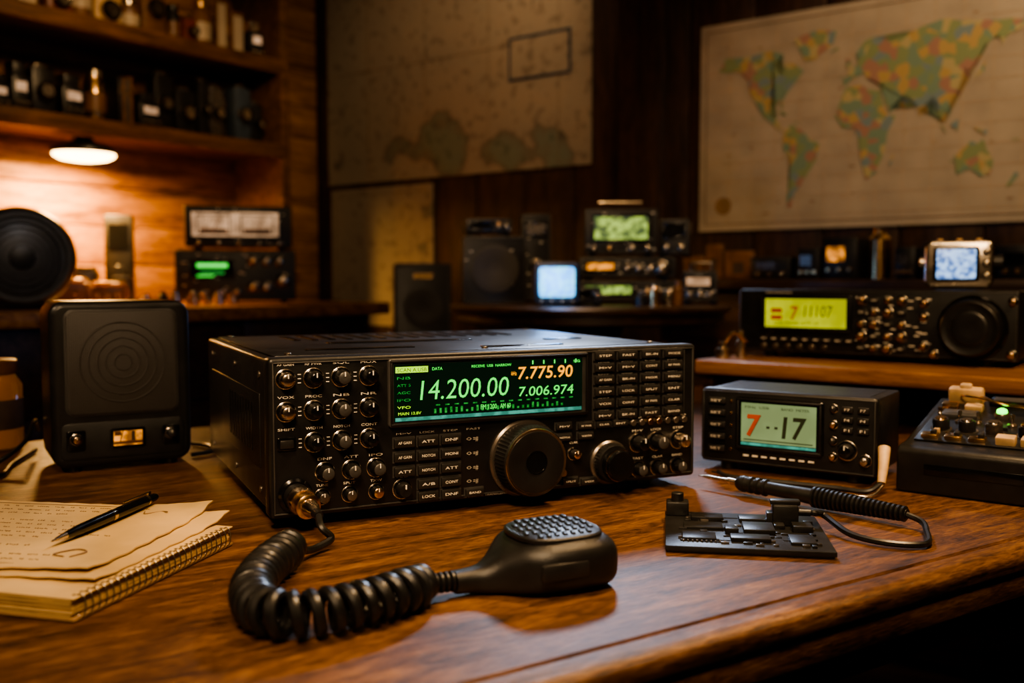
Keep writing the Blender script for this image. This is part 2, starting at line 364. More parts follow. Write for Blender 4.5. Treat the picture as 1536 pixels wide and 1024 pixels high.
# charts & map on back wall
b=B(); b.box((.70,-.004,1.05),(1.26,.004,.86),'chart'); b.box((.70,-.0065,1.05),(1.16,.001,.002),'ink')
for xx in(.3,.6,.9,1.2): b.box((xx,-.0065,1.05),(.0015,.001,.82),'ink')
b.box((1.12,-.007,1.0),(.26,.002,.15),'bluep'); b.box((1.12,-.0085,1.0),(.24,.001,.13),'chart')
b.finish('nautical_chart',C,RZ)
b=B(); b.box((.36,-.004,.33),(.55,.004,.54),'chart'); b.frame(.36,.33,.5,.49,.002,-.007,-.006,'ink'); b.finish('nautical_chart',(C[0],C[1],0),RZ)
conts=[
 [(-165,62),(-155,71),(-128,70),(-95,72),(-82,68),(-94,60),(-82,52),(-78,62),(-65,58),(-56,52),(-66,45),(-75,38),(-81,31),(-81,25),(-85,30),(-97,27),(-97,20),(-90,20),(-87,16),(-83,9),(-80,7),(-85,9),(-95,15),(-106,21),(-112,30),(-118,34),(-124,42),(-125,50),(-138,59),(-152,59)],
 [(-78,8),(-70,12),(-60,8),(-50,1),(-35,-6),(-39,-18),(-48,-26),(-57,-37),(-65,-42),(-68,-54),(-74,-52),(-72,-30),(-70,-18),(-80,-6),(-80,2)],
 [(-55,60),(-43,60),(-22,70),(-18,80),(-40,83),(-68,78)],
 [(-17,15),(-10,30),(-5,36),(10,37),(20,32),(33,31),(37,20),(43,11),(51,11),(42,-2),(40,-15),(35,-22),(30,-31),(19,-35),(12,-17),(9,0),(5,5),(-8,5)],
 [(-9,37),(-9,43),(-1,44),(-4,48),(5,52),(9,57),(6,61),(15,69),(28,71),(42,67),(60,69),(75,73),(100,77),(115,74),(140,72),(165,70),(180,68),(178,63),(162,58),(158,52),(155,60),(140,54),(135,44),(127,38),(122,40),(121,30),(110,20),(106,10),(101,14),(103,2),(98,8),(96,17),(90,22),(82,15),(77,8),(72,20),(62,25),(57,26),(55,18),(44,13),(38,24),(34,31),(36,36),(28,37),(24,40),(20,40),(14,45),(10,44),(3,42)],
 [(114,-22),(122,-17),(131,-12),(137,-15),(142,-11),(146,-19),(153,-27),(150,-37),(140,-38),(131,-32),(116,-35)],
 [(-6,50),(1,51),(-2,57),(-6,58)],[(130,31),(141,36),(143,43),(139,40)],[(44,-25),(50,-16),(47,-25)],[(96,5),(106,-6),(100,-1)],[(109,1),(118,5),(116,-4)],[(131,-2),(147,-6),(143,-9)],[(-24,64),(-14,65),(-18,67)],[(166,-46),(174,-36),(178,-38),(170,-46)],[(-84,22),(-75,19),(-80,23)]]
b=B(); x0,x1,z0,z1=1.72,2.78,.385,1.0
mx0,ms=1.745,.00238
b.box(((x0+x1)/2,-.004,(z0+z1)/2),(x1-x0,.004,z1-z0),'mapsea',bev=.001)
b.frame((x0+x1)/2,(z0+z1)/2,x1-x0-.04,z1-z0-.04,.002,-.0075,-.0062,'ink')
for lo in range(-150,241,30): b.box((mx0+(lo+180)*ms,-.0064,.69),(.0008,.0006,.57),'beige')
for la in range(-60,76,15): b.box((2.25,-.0064,.64+la*.0036),(1.0,.0006,.0008),'beige')
bm=bmesh.new()
for ci_,c in enumerate(conts):
    m_=len(c); vs=[]
    for i,(lo,la) in enumerate(c):
        lo2,la2=c[(i+1)%m_]
        for t,j in((0,0),(.33,.6),(.66,.6)):
            l=lo+(lo2-lo)*t+random.uniform(-j,j); a=la+(la2-la)*t+random.uniform(-j,j)
            vs.append(bm.verts.new((mx0+(l+180)*ms,-.0080-.00004*ci_,.64+a*.0036)))
    f=bm.faces.new(vs)
bmesh.ops.triangulate(bm,faces=bm.faces,ngon_method='EAR_CLIP'); bm.verts.index_update()
b.add([v.co for v in bm.verts],[[v.index for v in f.verts] for f in bm.faces],'land'); bm.free()
for cxx,czz in((2.70,.50),(1.80,.46)): b.rev([(.026,0),(.026,.001),(.022,.001)],(cxx,-.0065,czz),(0,-1,0),'kraft',24)
rnd=random.Random(77)
for i in range(60):
    b.box((rnd.uniform(1.78,2.72),-.0068,rnd.uniform(.42,.95)),(rnd.uniform(.004,.018),.0006,.003),rnd.choice(['kraft','land','beige']))
b.finish('world_map',C,RZ,ang=0)

# low cabinet under the map
b=B(); b.box((2.45,-.115,.225),(1.55,.22,.03),'darkwood',bev=.004)
b.box((2.45,-.10,-.26),(1.5,.19,.93),'darkwood',bev=.004)
for i in range(4): b.box((1.9+.37*i,-.2,-.2),(.34,.015,.75),'darkwood',bev=.006); b.cyl((2.03+.37*i,-.207,.05),(0,-1,0),.012,.02,'gold',12)
b.finish('low_cabinet',C,RZ)
b=B(); rnd=random.Random(4); x=1.72
while x<3.1:
    w=rnd.uniform(.05,.12); h=rnd.uniform(.06,.135); t=rnd.random()
    if t<.4:
        b.box((x+w/2,-.1,.241+h/2),(w,.015,h),'brown',bev=.003); b.box((x+w/2,-.109,.241+h/2),(w*.8,.002,h*.78),rnd.choice(['brown','beige','kraft'])); b.box((x+w/2,-.1105,.241+h*.4),(w*.4,.001,h*.4),'inkd')
    elif t<.8:
        b.box((x+w/2,-.1,.241+h/2),(w,.1,h),'black',bev=.004); b.box((x+w*.4,-.152,.241+h*.6),(w*.5,.003,h*.35),rnd.choice(['gloss','eamber','grey','gloss']))
        for i in range(3): b.cyl((x+w*.2+w*.3*i,-.15,.241+h*.22),(0,-1,0),.006,.01,'gold',10)
    else:
        r=min(w/2,.03); b.rev([(r,0),(r,h*.8),(r*.6,h*.9),(r*.6,h)],(x+w/2,-.1,.241),(0,0,1),rnd.choice(['grey','brown','gold']),16)
    x+=w+rnd.uniform(.005,.02)
b.finish('cabinet_ornaments',C,RZ)

# ================================================================== generic equipment
def rig(name,loc,rz,w,h,d,disp=None,dk='ebit',knobs=(),rows=0,seed=1,feet=True,body='blackm',bigk=None,handle=False):
    b=B(); rnd=random.Random(seed); f=.008 if feet else 0
    b.box((0,d/2+.004,f+(h-f)/2),(w*.97,d-.008,h-f-.004),body,bev=.003)
    b.rpr(0,f+(h-f)/2,w,h-f,.006,-.004,.012,'face',.003)
    b.frame(0,f+(h-f)/2,w-.004,h-f-.004,.0025,-.006,-.003,'dgrey')
    if feet:
        for sx in(-1,1):
            for yy in(.03,d-.03): b.cyl((sx*w*.4,yy,0),(0,0,1),.01,f+.002,'rubber',12)
    if disp:
        cx,cz,dw,dh=disp; b.frame(cx,cz,dw+.012,dh+.012,.007,-.008,-.003,'gloss'); b.box((cx,-.005,cz),(dw,.002,dh),dk)
    for (x,z,r) in knobs: b.knob(x,z,r,r*1.4,'rubber',-.004,cap=rnd.choice(['gold','steel','steel']),n=16)
    if bigk: b.knob(bigk[0],bigk[1],bigk[2],bigk[2]*.7,'rubber',-.004,cap='gloss')
    for i in range(rows):
        for j in range(6): b.box((-w*.42+j*w*.055,-.005,f+.012+i*.014),(w*.04,.004,.007),'btn',bev=.001)
    for i in range(int(w*80)): b.box((rnd.uniform(-w*.45,w*.45),-.0043,f+rnd.uniform(.008,h-f-.008)),(.009,.0006,.002),'label')
    for i in range(6): b.box((-w*.3+i*w*.12,d*.6,h-.0015),(w*.07,d*.3,.001),'gloss')
    if handle: b.tube([(-w*.3,d*.3,h-.003),(-w*.3,d*.3,h+.02),(w*.3,d*.3,h+.02),(w*.3,d*.3,h-.003)],.004,'steel',8)
    return b.finish(name,loc,rz)

rig('bench_receiver',(-.853,2.98,.166),14,.36,.165,.24,disp=(-.07,.105,.12,.05),dk='gloss',knobs=[(.05,.13,.012),(.09,.13,.012),(.13,.13,.012),(.05,.05,.013),(.09,.05,.013),(.14,.07,.018),(-.13,.03,.009),(-.1,.03,.009),(-.04,.035,.009),(0,.035,.009)],rows=1,seed=3)
b=B(); b.box((0,0,.012),(.09,.002,.012),'egreen'); b.box((.0,0,-.010),(.07,.002,.008),'egreend'); b.box((-.02,0,-.02),(.05,.002,.004),'egreen')
g=b.finish('display_bars',(-.07,-.0085,.105)); g.parent=bpy.data.objects['bench_receiver']
rig('meter_panel',(-.845,2.99,.3315),14,.32,.135,.2,disp=(-.01,.078,.26,.075),dk='ewarm',knobs=[(-.12,.02,.006),(-.06,.02,.006),(.0,.02,.006),(.06,.02,.006),(.12,.02,.006)],seed=4,body='grey')
b=B()
for sx in(-.07,.06):
    b.frame(sx,0,.1,.06,.004,-.003,0,'black'); b.box((sx,-.001,-.02),(.08,.002,.012),'brown')
    b.box((sx+.01,-.002,0),(.0025,.001,.04),'red',rot=(0,.5,0))
    for i in range(7): b.box((sx-.03+i*.01,-.002,.014),(.0025,.001,.008),'ink')
g=b.finish('meter_faces',(-.005,-.0085,.078)); g.parent=bpy.data.objects['meter_panel']
b=B()
b.rev([(.095,0),(.118,.02),(.125,.05),(.118,.075),(.108,.088),(.100,.088),(.095,.08)],(0,.05,.127),(0,-1,0),'dgrey',48)
b.rev([(.096,.078),(.07,.088),(.03,.093),(.001,.094)],(0,.05,.127),(0,-1,0),'dgrey',48)
for r in(.085,.070,.055,.042): b.rev([(r+.002,.082),(r+.001,.093),(r-.001,.093),(r-.002,.082)],(0,.05,.127),(0,-1,0),'black',48)
b.rev([(.03,.0925),(.028,.099),(.012,.102)],(0,.05,.127),(0,-1,0),'black',24)
b.box((0,.05,.012),(.12,.1,.024),'blackm',bev=.006)
b.finish('round_speaker',(-1.20,2.36,.166),30)
b=B()
for (x,y,w,h,k) in((0,0,.15,.065,'brown'),(.13,.0,.09,.055,'brown'),(.02,.18,.1,.1,'black'),(.15,.13,.06,.07,'black')):
    b.box((x,y,h/2),(w,.1,h),k,bev=.006); b.box((x,y,h+.006),(w*.9,.09,.014),'gold' if k=='brown' else k,bev=.004)
    for i in range(3): b.cyl((x-w*.3+w*.3*i,y-.05,h*.5),(0,-1,0),.008,.008,'gold',12)
b.rev([(.04,0),(.042,.06),(.03,.07),(.03,.09)],(-.03,0,.078),(0,0,1),'orangep',20)
b.finish('tin_boxes',(-1.30,2.78,.166),15)
b=B(); b.box((0,0,.14),(.085,.05,.28),'black',bev=.006); b.box((0,-.026,.21),(.06,.004,.08),'gloss'); b.cyl((0,-.025,.1),(0,-1,0),.02,.01,'rubber'); b.finish('handheld_scanner',(-1.26,3.10,.166),15)
b=B(); rnd=random.Random(33)
for i in range(7):
    x=i*.047; r=rnd.uniform(.01,.018); h=rnd.uniform(.015,.045); b.rev([(r,0),(r,h*.7),(r*.6,h*.75),(r*.6,h)],(x,rnd.uniform(0,.03),0),(0,0,1),rnd.choice(['gold','black','steel','brown']),14)
b.finish('bench_spare_knobs',(-.99,2.64,.166),53)

# floor-standing tower speaker
b=B(); b.rpr(0,.52,.18,1.04,.01,0,.2,'black',.006); b.frame(0,.52,.17,1.03,.004,-.002,.001,'dgrey')
b.rev([(.06,0),(.062,.006),(.05,.008),(.02,.002)],(0,.0,.9),(0,-1,0),'grille',32); b.rev([(.07,0),(.072,.004),(.06,.007),(.02,.002)],(0,.0,.7),(0,-1,0),'grille',32)
b.box((0,-.004,1.0),(.06,.004,.016),'gold'); b.finish('tower_speaker',(-.28,3.03,ZF+.001),8)

# round table
b=B(); zt=.175-ZF
b.rev([(.02,0),(.2,0),(.21,.02),(.06,.05),(.04,.12),(.055,.5),(.04,.75),(.1,zt-.04)],(0,0,0),(0,0,1),'darkwood',32)
b.rev([(.33,zt-.045),(.345,zt-.04),(.345,zt-.02),(.36,zt-.016),(.362,zt-.006),(.356,zt),(.01,zt)],(0,0,0),(0,0,1),'darkwood',64)
b.finish('round_table',(.2,2.5,ZF+.001))
ZT=.1765
rig('table_speaker_box',(-.045,2.5,ZT),6,.165,.175,.15,disp=None,seed=6,feet=False)
b=B(); b.rev([(.06,0),(.062,.006),(.05,.008),(.02,.002)],(0,-.004,.09),(0,-1,0),'grille',32); g=b.finish('cone'); g.parent=bpy.data.objects['table_speaker_box']
rig('preamplifier',(-.06,2.51,ZT+.176),8,.12,.045,.12,disp=(-.02,.027,.05,.014),dk='gloss',knobs=[(.025,.026,.008),(.045,.026,.006)],seed=31)
b=B(); b.rpr(0,.055,.110,.10,.012,0,.09,'blackm',.006); b.rpr(0,.057,.084,.070,.008,-.002,.004,'eblue',.002); b.box((0,.04,.004),(.07,.05,.008),'blackm')
for i in range(4): b.cyl((-.036+.024*i,0,.013),(0,-1,0),.004,.004,'steel',10)
b.finish('blue_monitor',(.105,2.25,ZT),0)
rig('stacked_receiver',(.30,2.50,ZT),-4,.26,.06,.2,disp=(-.05,.036,.12,.022),dk='ebit',knobs=[(.05,.03,.01),(.08,.03,.01),(.11,.03,.01)],seed=8)
rig('stacked_receiver',(.30,2.51,ZT+.061),-4,.25,.06,.19,disp=(-.07,.036,.07,.018),dk='eamber',knobs=[(.0,.03,.008),(.03,.03,.008),(.06,.03,.008),(.09,.03,.016)],seed=9)
rig('spectrum_scope',(.285,2.53,ZT+.122),-4,.19,.125,.16,disp=(0,.075,.14,.06),dk='ebit',knobs=[(-.07,.022,.007),(-.03,.022,.007),(.03,.022,.007),(.07,.022,.007)],seed=10,body='grey',handle=True)
rig('signal_box',(.428,2.55,ZT+.122),-14,.08,.10,.12,disp=(0,.07,.05,.03),dk='gloss',knobs=[(-.02,.025,.007),(.02,.025,.007)],seed=11)
rig('power_meter',(.065,2.62,ZT),4,.08,.24,.1,disp=(0,.2,.05,.03),dk='grey',knobs=[(0,.1,.014),(0,.06,.01)],seed=13)
rig('antenna_tuner',(.185,2.31,ZT),2,.06,.045,.08,disp=(-.008,.028,.03,.014),dk='gloss',knobs=[(.02,.025,.005)],seed=15)
rig('shortwave_receiver',(.475,2.43,ZT),-12,.085,.085,.10,disp=(-.005,.058,.06,.022),dk='ewarm',knobs=[(-.025,.025,.007),(0,.025,.007),(.025,.025,.007)],seed=17,handle=True)
b=B()
for (x,y,r,h,k) in((0,0,.014,.05,'gold'),(.035,.01,.01,.035,'steel'),(-.03,.02,.016,.03,'black'),(.06,.03,.012,.06,'brown')): b.rev([(r,0),(r,h*.7),(r*.6,h*.78),(r*.5,h)],(x,y,0),(0,0,1),k,16)
b.finish('spare_valves',(.34,2.29,ZT))

# ================================================================== MAIN DESK  (rot 33)
b=B()
x0,x1,y0,y1=-.62,1.52,0,1.12
xc,yc=(x0+x1)/2,(y0+y1)/2; W,D=x1-x0,y1-y0
b.box((xc,yc+.006,-.015),(W-.03,D-.03,.0296),'desk')
def edge(prof,k):
    rings=[]
    for (o,z) in prof: rings.append([(x0-o,y0-o,z),(x1+o,y0-o,z),(x1+o,y1+o,z),(x0-o,y1+o,z)])
    b.loft(rings,k,False,False)
edge([(-.035,0),(-.020,0),(-.0185,-.0022),(-.0155,-.0022),(-.014,0),(-.003,-.001),(.003,-.004),(.0060,-.010),(.0055,-.019),(.001,-.0235),(-.002,-.026),(.000,-.030),(.000,-.046),(-.006,-.052),(-.04,-.054)],'desk')
b.box((xc,y0+.12,-.095),(W-.16,.02,.09),'darkwood',bev=.003)
for xx in(x0+.1,x1-.1):
    for yy in(y0+.14,y1-.1): b.box((xx,yy,-.40),(.07,.07,.69),'darkwood',bev=.006)
desk=b.finish('wooden_desk',(.024,.568,0),33,ang=50)

# ================================================================== MAIN TRANSCEIVER
b=B(); W=.488; Z0,Z1=.012,.165; H=Z1-Z0
b.rpr(W/2,(Z0+Z1)/2,W,H,.005,0,.022,'face',.0035)
b.box((W/2,.21,(Z0+Z1)/2-.0005),(W-.008,.38,H-.005),'blackm',bev=.004,seg=3)
b.box((W/2,.215,Z1-.002),(W-.03,.35,.0022),'blackm',bev=.001)
for (x,y,w,d) in((.12,.10,.12,.012),(.30,.07,.10,.012),(.40,.16,.05,.012),(.2,.2,.18,.02)):
    b.box((x,y,Z1-.0005),(w,d,.0016),'gloss',bev=.0006)
for i in range(14): b.box((.09+i*.022,.31,Z1-.0006),(.008,.09,.0016),'gloss')
for x in(.03,W-.03,W/2):
    for y in(.05,.38): b.cyl((x,y,Z1-.001),(0,0,1),.0035,.002,'steel',12)
for sx in(.004,W-.004):
    s_=-1 if sx<.1 else 1
    for y in(.06,.2,.36):
        for z in(.03,.145): b.cyl((sx-s_*.0005,y,z),(s_,0,0),.0035,.0018,'grey',12)
    b.box((sx,.21,.088),(.0016,.30,.075),'blackm',bev=.0007)
    for i in range(9): b.box((sx+s_*.0006,.1+i*.016,.088),(.001,.006,.05),'gloss')
for x in(.05,W-.05):
    for y in(.04,.35): b.cyl((x,y,0),(0,0,1),.014,.0145,'rubber',20)
b.frame(W/2,(Z0+Z1)/2,W-.008,H-.008,.0014,-.0014,.0008,'dgrey')
dx0,dx1,dz0,dz1=.1165,.344,.092,.161
b.rpr((dx0+dx1)/2,(dz0+dz1)/2,dx1-dx0,dz1-dz0,.004,-.0035,.002,'dgrey',.002)
b.frame((dx0+dx1)/2,(dz0+dz1)/2,dx1-dx0-.004,dz1-dz0-.004,.0022,-.006,-.003,'face')
sx0,sx1,sz0,sz1=.122,.335,.098,.155
b.box(((sx0+sx1)/2,-.0040,(sz0+sz1)/2),(sx1-sx0,.0012,sz1-sz0),'screen')
yt=-.0049
b.box(((sx0+sx1)/2,yt,sz0+.0022),(sx1-sx0-.002,.0004,.0035),'eteal')
b.box((.1405,yt,.1495),(.034,.0004,.006),'eyg')
b.text('SCAN A.USB',.125,.1475,.031,.0036,'lcdink',yt-.0004)
b.text('DATA',.162,.148,.011,.003,'egreen',yt)
b.text('14.200.00',.1490,.1185,.098,.0195,'egreen',yt,.12,bold=-.004)
b.text('7.775.90',.258,.1345,.065,.0130,'eor',yt,.1,bold=.008)
b.text('7.006.974',.259,.1165,.065,.0100,'egreen',yt,.1)
for i,s in enumerate(('NB','ATT 5','AGC','IPO','VFO')):
    b.text(s,.125,.140-i*.0073,.014,.0026,'egreend' if i<4 else 'eyg',yt)
b.text('RECEIVE  USB  NARROW',.205,.1490,.045,.0026,'egreen',yt)
b.text('kHz',.250,.139,.006,.004,'eor',yt)
for i in range(5): b.box((.275+i*.013,yt,.1518),(.0012,.0004,.004),'egreen')
b.text('SIG',.324,.1500,.008,.0026,'egreen',yt)
rr=random.Random(5)
for i in range(26):
    hh=rr.uniform(.002,.006); b.box((.165+i*.0058,yt,.1045+hh/2),(.0022,.0004,hh),'egreend')
for i in range(16): b.box((.168+i*.0102,yt,.1128),(.0045,.0004,.0012),'egreend')
b.text('MAIN 13.8V',.126,.1045,.024,.0028,'eyg',yt)
b.text('FM 1200',.215,.1055,.018,.005,'egreen',yt-.0003); b.text('AM 60',.237,.1055,.012,.005,'egreen',yt-.0003)
words=['AF GAIN','RF PWR','SQL','MOX','VOX','PROC','NB','NR','SHIFT','WIDTH','NOTCH','CONT','DNF','ATT','IPO','TUNE','SPLIT','TXW','A/B','M>V','LOCK','STEP','FAST','CLAR','BAND','MODE','ENT','AGC','METER','DELAY','BK-IN','PITCH','SPEED','KEYER','MONI','MENU']
def lab(x,z,w=.012,h=.0024,k='label',i=[0]):
    s=words[i[0]%len(words)]; i[0]+=1
    b.text(s,x-w/2,z,w,h,k,-.0006)
def btn(x,z,w,h,label=True,k='btn',t=.0045):
    b.box((x,0,z),(w+.0022,.0010,h+.0022),'dgrey')
    b.box((x,-t/2+.0003,z),(w,t,h),k,bev=.0011,seg=2)
    if label:
        s=words[rr.randrange(len(words))]; b.text(s,x-w*.32,z-h*.13,w*.64,h*.28,'label',-t-.00005+.0003)
cols=[.0165,.043,.070,.0975]
for ri,z in enumerate((.145,.114,.0835)):
    for ci,x in enumerate(cols):
        lab(x,z+.0125,.016)
        if ci==0 and ri<2:
            b.knob(x,z,.0074,.012,'steel',0,cap='steel',n=24)
        elif ci==0:
            b.rpr(x,z,.018,.013,.002,-.002,.001,'gloss',.001); btn(x,z,.013,.008,False)
        else: b.knob(x,z,.0076,.014,'rubber',0,cap='gloss' if ci!=2 else 'dgrey',n=24)
    for i in range(3):
        xm=.0295+.0272*i
        for q in range(3): b.box((xm,-.0004,z-.004+q*.004),(.003,.0005,.0007),'label')
for x in(.053,.079,.104): b.knob(x,.054,.0075,.014,'rubber',0,cap='dgrey',n=24); lab(x,.0655,.014)
for x in(.050,.077,.104): b.knob(x,.030,.0062,.010,'rubber',0,cap='gold' if x>.1 else 'grey',n=24); lab(x,.040,.012)
b.knob(.131,.030,.0078,.012,'rubber',0,n=24); lab(.131,.0415,.012)
for x in(.133,.158,.183):
    for j,z in enumerate((.0765,.062,.0475,.033,.0205)):
        if x<.14 and j>2: continue
        btn(x,z,.0215,.0095)
for z in(.075,.060,.045,.031): b.text('<> =#',.201,z-.003,.013,.005,'labeld',-.0006)
btn(.209,.0195,.02,.008)
for x in(.133,.158,.183,.209): lab(x,.0845,.016,.0018,'labeld')
for x,z in((.314,.081),(.341,.080),(.3636,.080),(.385,.080),(.314,.069),(.341,.069),(.322,.0205),(.345,.0185)): btn(x,z,.019,.007)
b.knob(.327,.050,.0055,.010,'btn',0,cap='gold'); lab(.327,.061,.01)
b.cyl((.314,0,.030),(0,-1,0),.004,.003,'steel',14)
# main dial
o=(.268,0,.050)
b.rev([(.0415,0),(.0415,.002),(.0395,.004)],o,(0,-1,0),'grey',64)
b.rev([(.0375,.003),(.0378,.006),(.0378,.022),(.0360,.0255),(.034,.0265)],o,(0,-1,0),'rubber',120,.035,(1,2))
b.rev([(.0340,.0262),(.0352,.0270),(.0346,.0281),(.0322,.0276)],o,(0,-1,0),'steel',64)
b.rev([(.0330,.0262),(.0320,.0283),(.0300,.0286),(.0120,.0280),(.0105,.0275),(.001,.0272)],o,(0,-1,0),'blackm',64)
b.rev([(.0122,.0278),(.0122,.0286),(.0112,.0286),(.0108,.0274)],o,(0,-1,0),'gloss',40)
# sub dial
o=(.372,0,.037)
b.rev([(.0245,0),(.0245,.002),(.0225,.004)],o,(0,-1,0),'grey',48)
b.rev([(.0215,.003),(.0215,.012),(.020,.014)],o,(0,-1,0),'rubber',72,.05,(0,1))
b.rev([(.0172,.013),(.0172,.025),(.0155,.0275),(.001,.0272)],o,(0,-1,0),'gloss',48)
b.rev([(.0176,.0225),(.0176,.0235)],o,(0,-1,0),'gold',48)
for ci,x in enumerate((.3645,.3945,.425,.4555)):
    for ri in range(6):
        z=.1555-ri*.0132
        btn(x,z,.0245,.0084)
    for ri in range(6): lab(x,.1555-ri*.0132+.0051,.014,.0012,'labeld')
for i in range(7): b.cyl((.402+i*.0115,0,.079),(0,-1,0),.0036,.004,'gold' if i in(2,3) else 'grey',14); lab(.402+i*.0115,.0835,.007,.0013)
for x,k in((.409,'gloss'),(.434,'dgrey'),(.464,'steel')): b.knob(x,.056,.0085,.016,'rubber' if k!='steel' else 'steel',0,cap=k,n=24); lab(x,.0685,.014)
for x,k in((.410,'dgrey'),(.436,'dgrey'),(.463,'dgrey')): b.knob(x,.026,.0072,.012,'rubber',0,cap=k,n=24); lab(x,.0372,.014)
b.text('HF/50MHz TRANSCEIVER',.20,.0142,.05,.0024,'labeld',-.0006)
b.frame(.411,.120,.122,.083,.0008,-.0009,.0003,'dgrey')
# mic jack ring + plug
o=Vector((.024,0,.034)); ax=Vector((.12,-1,-.12)).normalized()
b.rev([(.0165,0),(.0165,.003),(.014,.005)],o,(0,-1,0),'gloss',32)
b.rev([(.0125,0),(.0125,.012),(.0118,.013)],o,ax,'black',32)
b.rev([(.0128,.012),(.0135,.0135),(.0135,.022),(.0122,.024)],o,ax,'steel',40,.05,(1,2))
b.rev([(.0105,.023),(.0105,.031),(.0118,.032),(.0118,.036),(.0092,.038)],o,ax,'gold',32)
b.rev([(.0085,.037),(.008,.043),(.0058,.050),(.0045,.053)],o,ax,'steel',24)
b.rev([(.0046,.052),(.0042,.062)],o,ax,'rubber',16)
plug=o+ax*.060
P0=Vector((-.228,.893,0)); RR=25.7
main=b.finish('ham_radio_transceiver',P0,RR)
Mw=Matrix.Translation(P0)@Matrix.Rotation(R(RR),4,'Z'); plugw=Mw@plug

# ================================================================== HAND MICROPHONE + coiled cord
b=B()
secs=[(-.004,.0085,.0085),(.010,.0100,.0095),(.018,.0125,.0110),(.027,.0175,.0135),(.036,.0260,.0165),(.046,.0355,.0195),(.058,.0415,.0212),(.078,.0445,.0220),(.096,.0440,.0218),(.109,.0415,.0208),(.117,.0365,.0190),(.122,.0285,.0150),(.1245,.014,.008)]
def sup(a,e):
    c,s=math.cos(a),math.sin(a); return (abs(c)**e*(1 if c>=0 else -1),abs(s)**e*(1 if s>=0 else -1))
def cr(a,b_,c,d,t): return .5*((2*b_)+(c-a)*t+(2*a-5*b_+4*c-d)*t*t+(3*b_-a-3*c+d)*t**3)
rings=[]; S2=[secs[0]]+secs+[secs[-1]]
fine=[]
for i in range(1,len(S2)-2):
    for t in(0,.33,.66): fine.append([cr(S2[i-1][j],S2[i][j],S2[i+1][j],S2[i+2][j],t) for j in range(3)])
fine.append(list(secs[-1]))
for (x,w,t) in fine:
    u=min(1,max(0,(x-.012)/.03)); e=.85-.25*u
    zc_=max(t,.0112)
    if x>.11: zc_=.0213-(.0220-t)*.25
    rings.append([(x,w*sup(2*math.pi*j/48,e)[0],zc_+t*sup(2*math.pi*j/48,e)[1]) for j in range(48)])
b.loft(rings,'mic')
def plate(sc,z,k,h):
    pts=[]
    for j in range(40):
        c,s_=sup(2*math.pi*j/40,.7); pts.append((.080+.036*sc*c,.034*sc*s_))
    b.loft([[(x,y,z) for x,y in pts],[(x,y,z+h*.7) for x,y in pts],[(.080+(x-.080)*.96,y*.96,z+h) for x,y in pts]],k)
plate(1,.0400,'mic',.0040)
plate(.93,.0420,'black',.0024)
for i in range(9):
    for j,y in enumerate((-.0235,-.0115,.0005,.0125,.0240)):
        x=.0520+i*.0070+(j-2)*.0010
        if abs((x-.080)/.0315)**3+abs(y/.0315)**3>.95: continue
        b.box((x,y,.0446),(.0040,.0090,.0026),'rubber',bev=.0013,rot=(0,0,-.34+.06*j))
b.box((.068,-.0428,.022),(.040,.006,.013),'btn',bev=.0025)
for i in range(5): b.rev([(.0062,0),(.0078,.0012),(.0078,.0028),(.0062,.004)],(-.004-i*.0045,0,.0125),(-1,0,0),'rubber',20)
micP=Vector((-.040,.712,0)); micA=26
mic=b.finish('hand_microphone',micP,micA)
Mm=Matrix.Translation(micP)@Matrix.Rotation(R(micA),4,'Z'); s0=Mm@Vector((-.0245,0,.0125))
b=B()
path=[s0,(-.078,.672,.0172),(-.102,.647,.0172),(-.128,.629,.0172),(-.152,.624,.0172),(-.173,.641,.0172),(-.187,.680,.0172),(-.190,.726,.0172),(-.186,.765,.0172),(-.180,.791,.0172)]
P=catmull(path,30)
L=[0]
for i in range(1,len(P)): L.append(L[-1]+(P[i]-P[i-1]).length)
tot=L[-1]
def at(s):
    for i in range(1,len(P)):
        if L[i]>=s:
            u=(s-L[i-1])/(L[i]-L[i-1]+1e-9); return P[i-1].lerp(P[i],u)
    return P[-1]
loops=26; per=20; n=loops*per; base=[at(tot*i/n) for i in range(n+1)]; F=frames(base); co=[]
for i,(p,(t,a,c)) in enumerate(zip(base,F)):
    e=min(1,i/per,(n-i)/per); r=.0122*max(.05,e); ang=2*math.pi*i/per
    co.append(p+a*r*math.cos(ang)+c*r*math.sin(ang))
b.tube(co,.0045,'rubber',9)
end=co[-1]
b.tube([end,end+Vector((.004,.012,-.0085)),(-.170,.822,.006),(-.160,.838,.010),(plugw.x+.006,plugw.y-.016,plugw.z-.007),plugw],.0034,'rubber',8,10)
b.finish('coiled_cord')

# ================================================================== DESK SPEAKER
b=B(); w,h,d=.166,.206,.115; zf=.006
b.rpr(w/2,zf+h/2,w,h,.018,0,d,'blackm',.008,4,8)
b.rpr(w/2,zf+.130,.134,.132,.012,-.0012,.004,'dgrey',.001,2,8)
b.rpr(w/2,zf+.130,.130,.128,.010,-.003,.004,'grille',.0015,2,8)
for r in(.050,.040,.030,.020,.010): b.rev([(r+.001,0),(r+.0005,.0010),(r-.0005,.0010),(r-.001,0)],(w/2,-.0028,zf+.130),(0,-1,0),'grille',48)
b.rpr(w/2,zf+.033,.146,.046,.008,-.001,.004,'black',.001,2,6)
b.rpr(w/2+.004,zf+.034,.042,.026,.003,-.003,.002,'gloss',.001,2,4)
b.box((w/2+.004,-.0032,zf+.034),(.034,.0008,.018),'eamber'); b.box((w/2-.004,-.0040,zf+.036),(.0012,.0005,.015),'inkd',rot=(0,.3,0)); b.box((w/2+.010,-.0040,zf+.036),(.0042,.0005,.013),'inkd'); b.box((w/2-.008,-.0040,zf+.040),(.008,.0005,.005),'brown')
b.box((w/2+.004,-.0042,zf+.0285),(.034,.0008,.004),'gold')
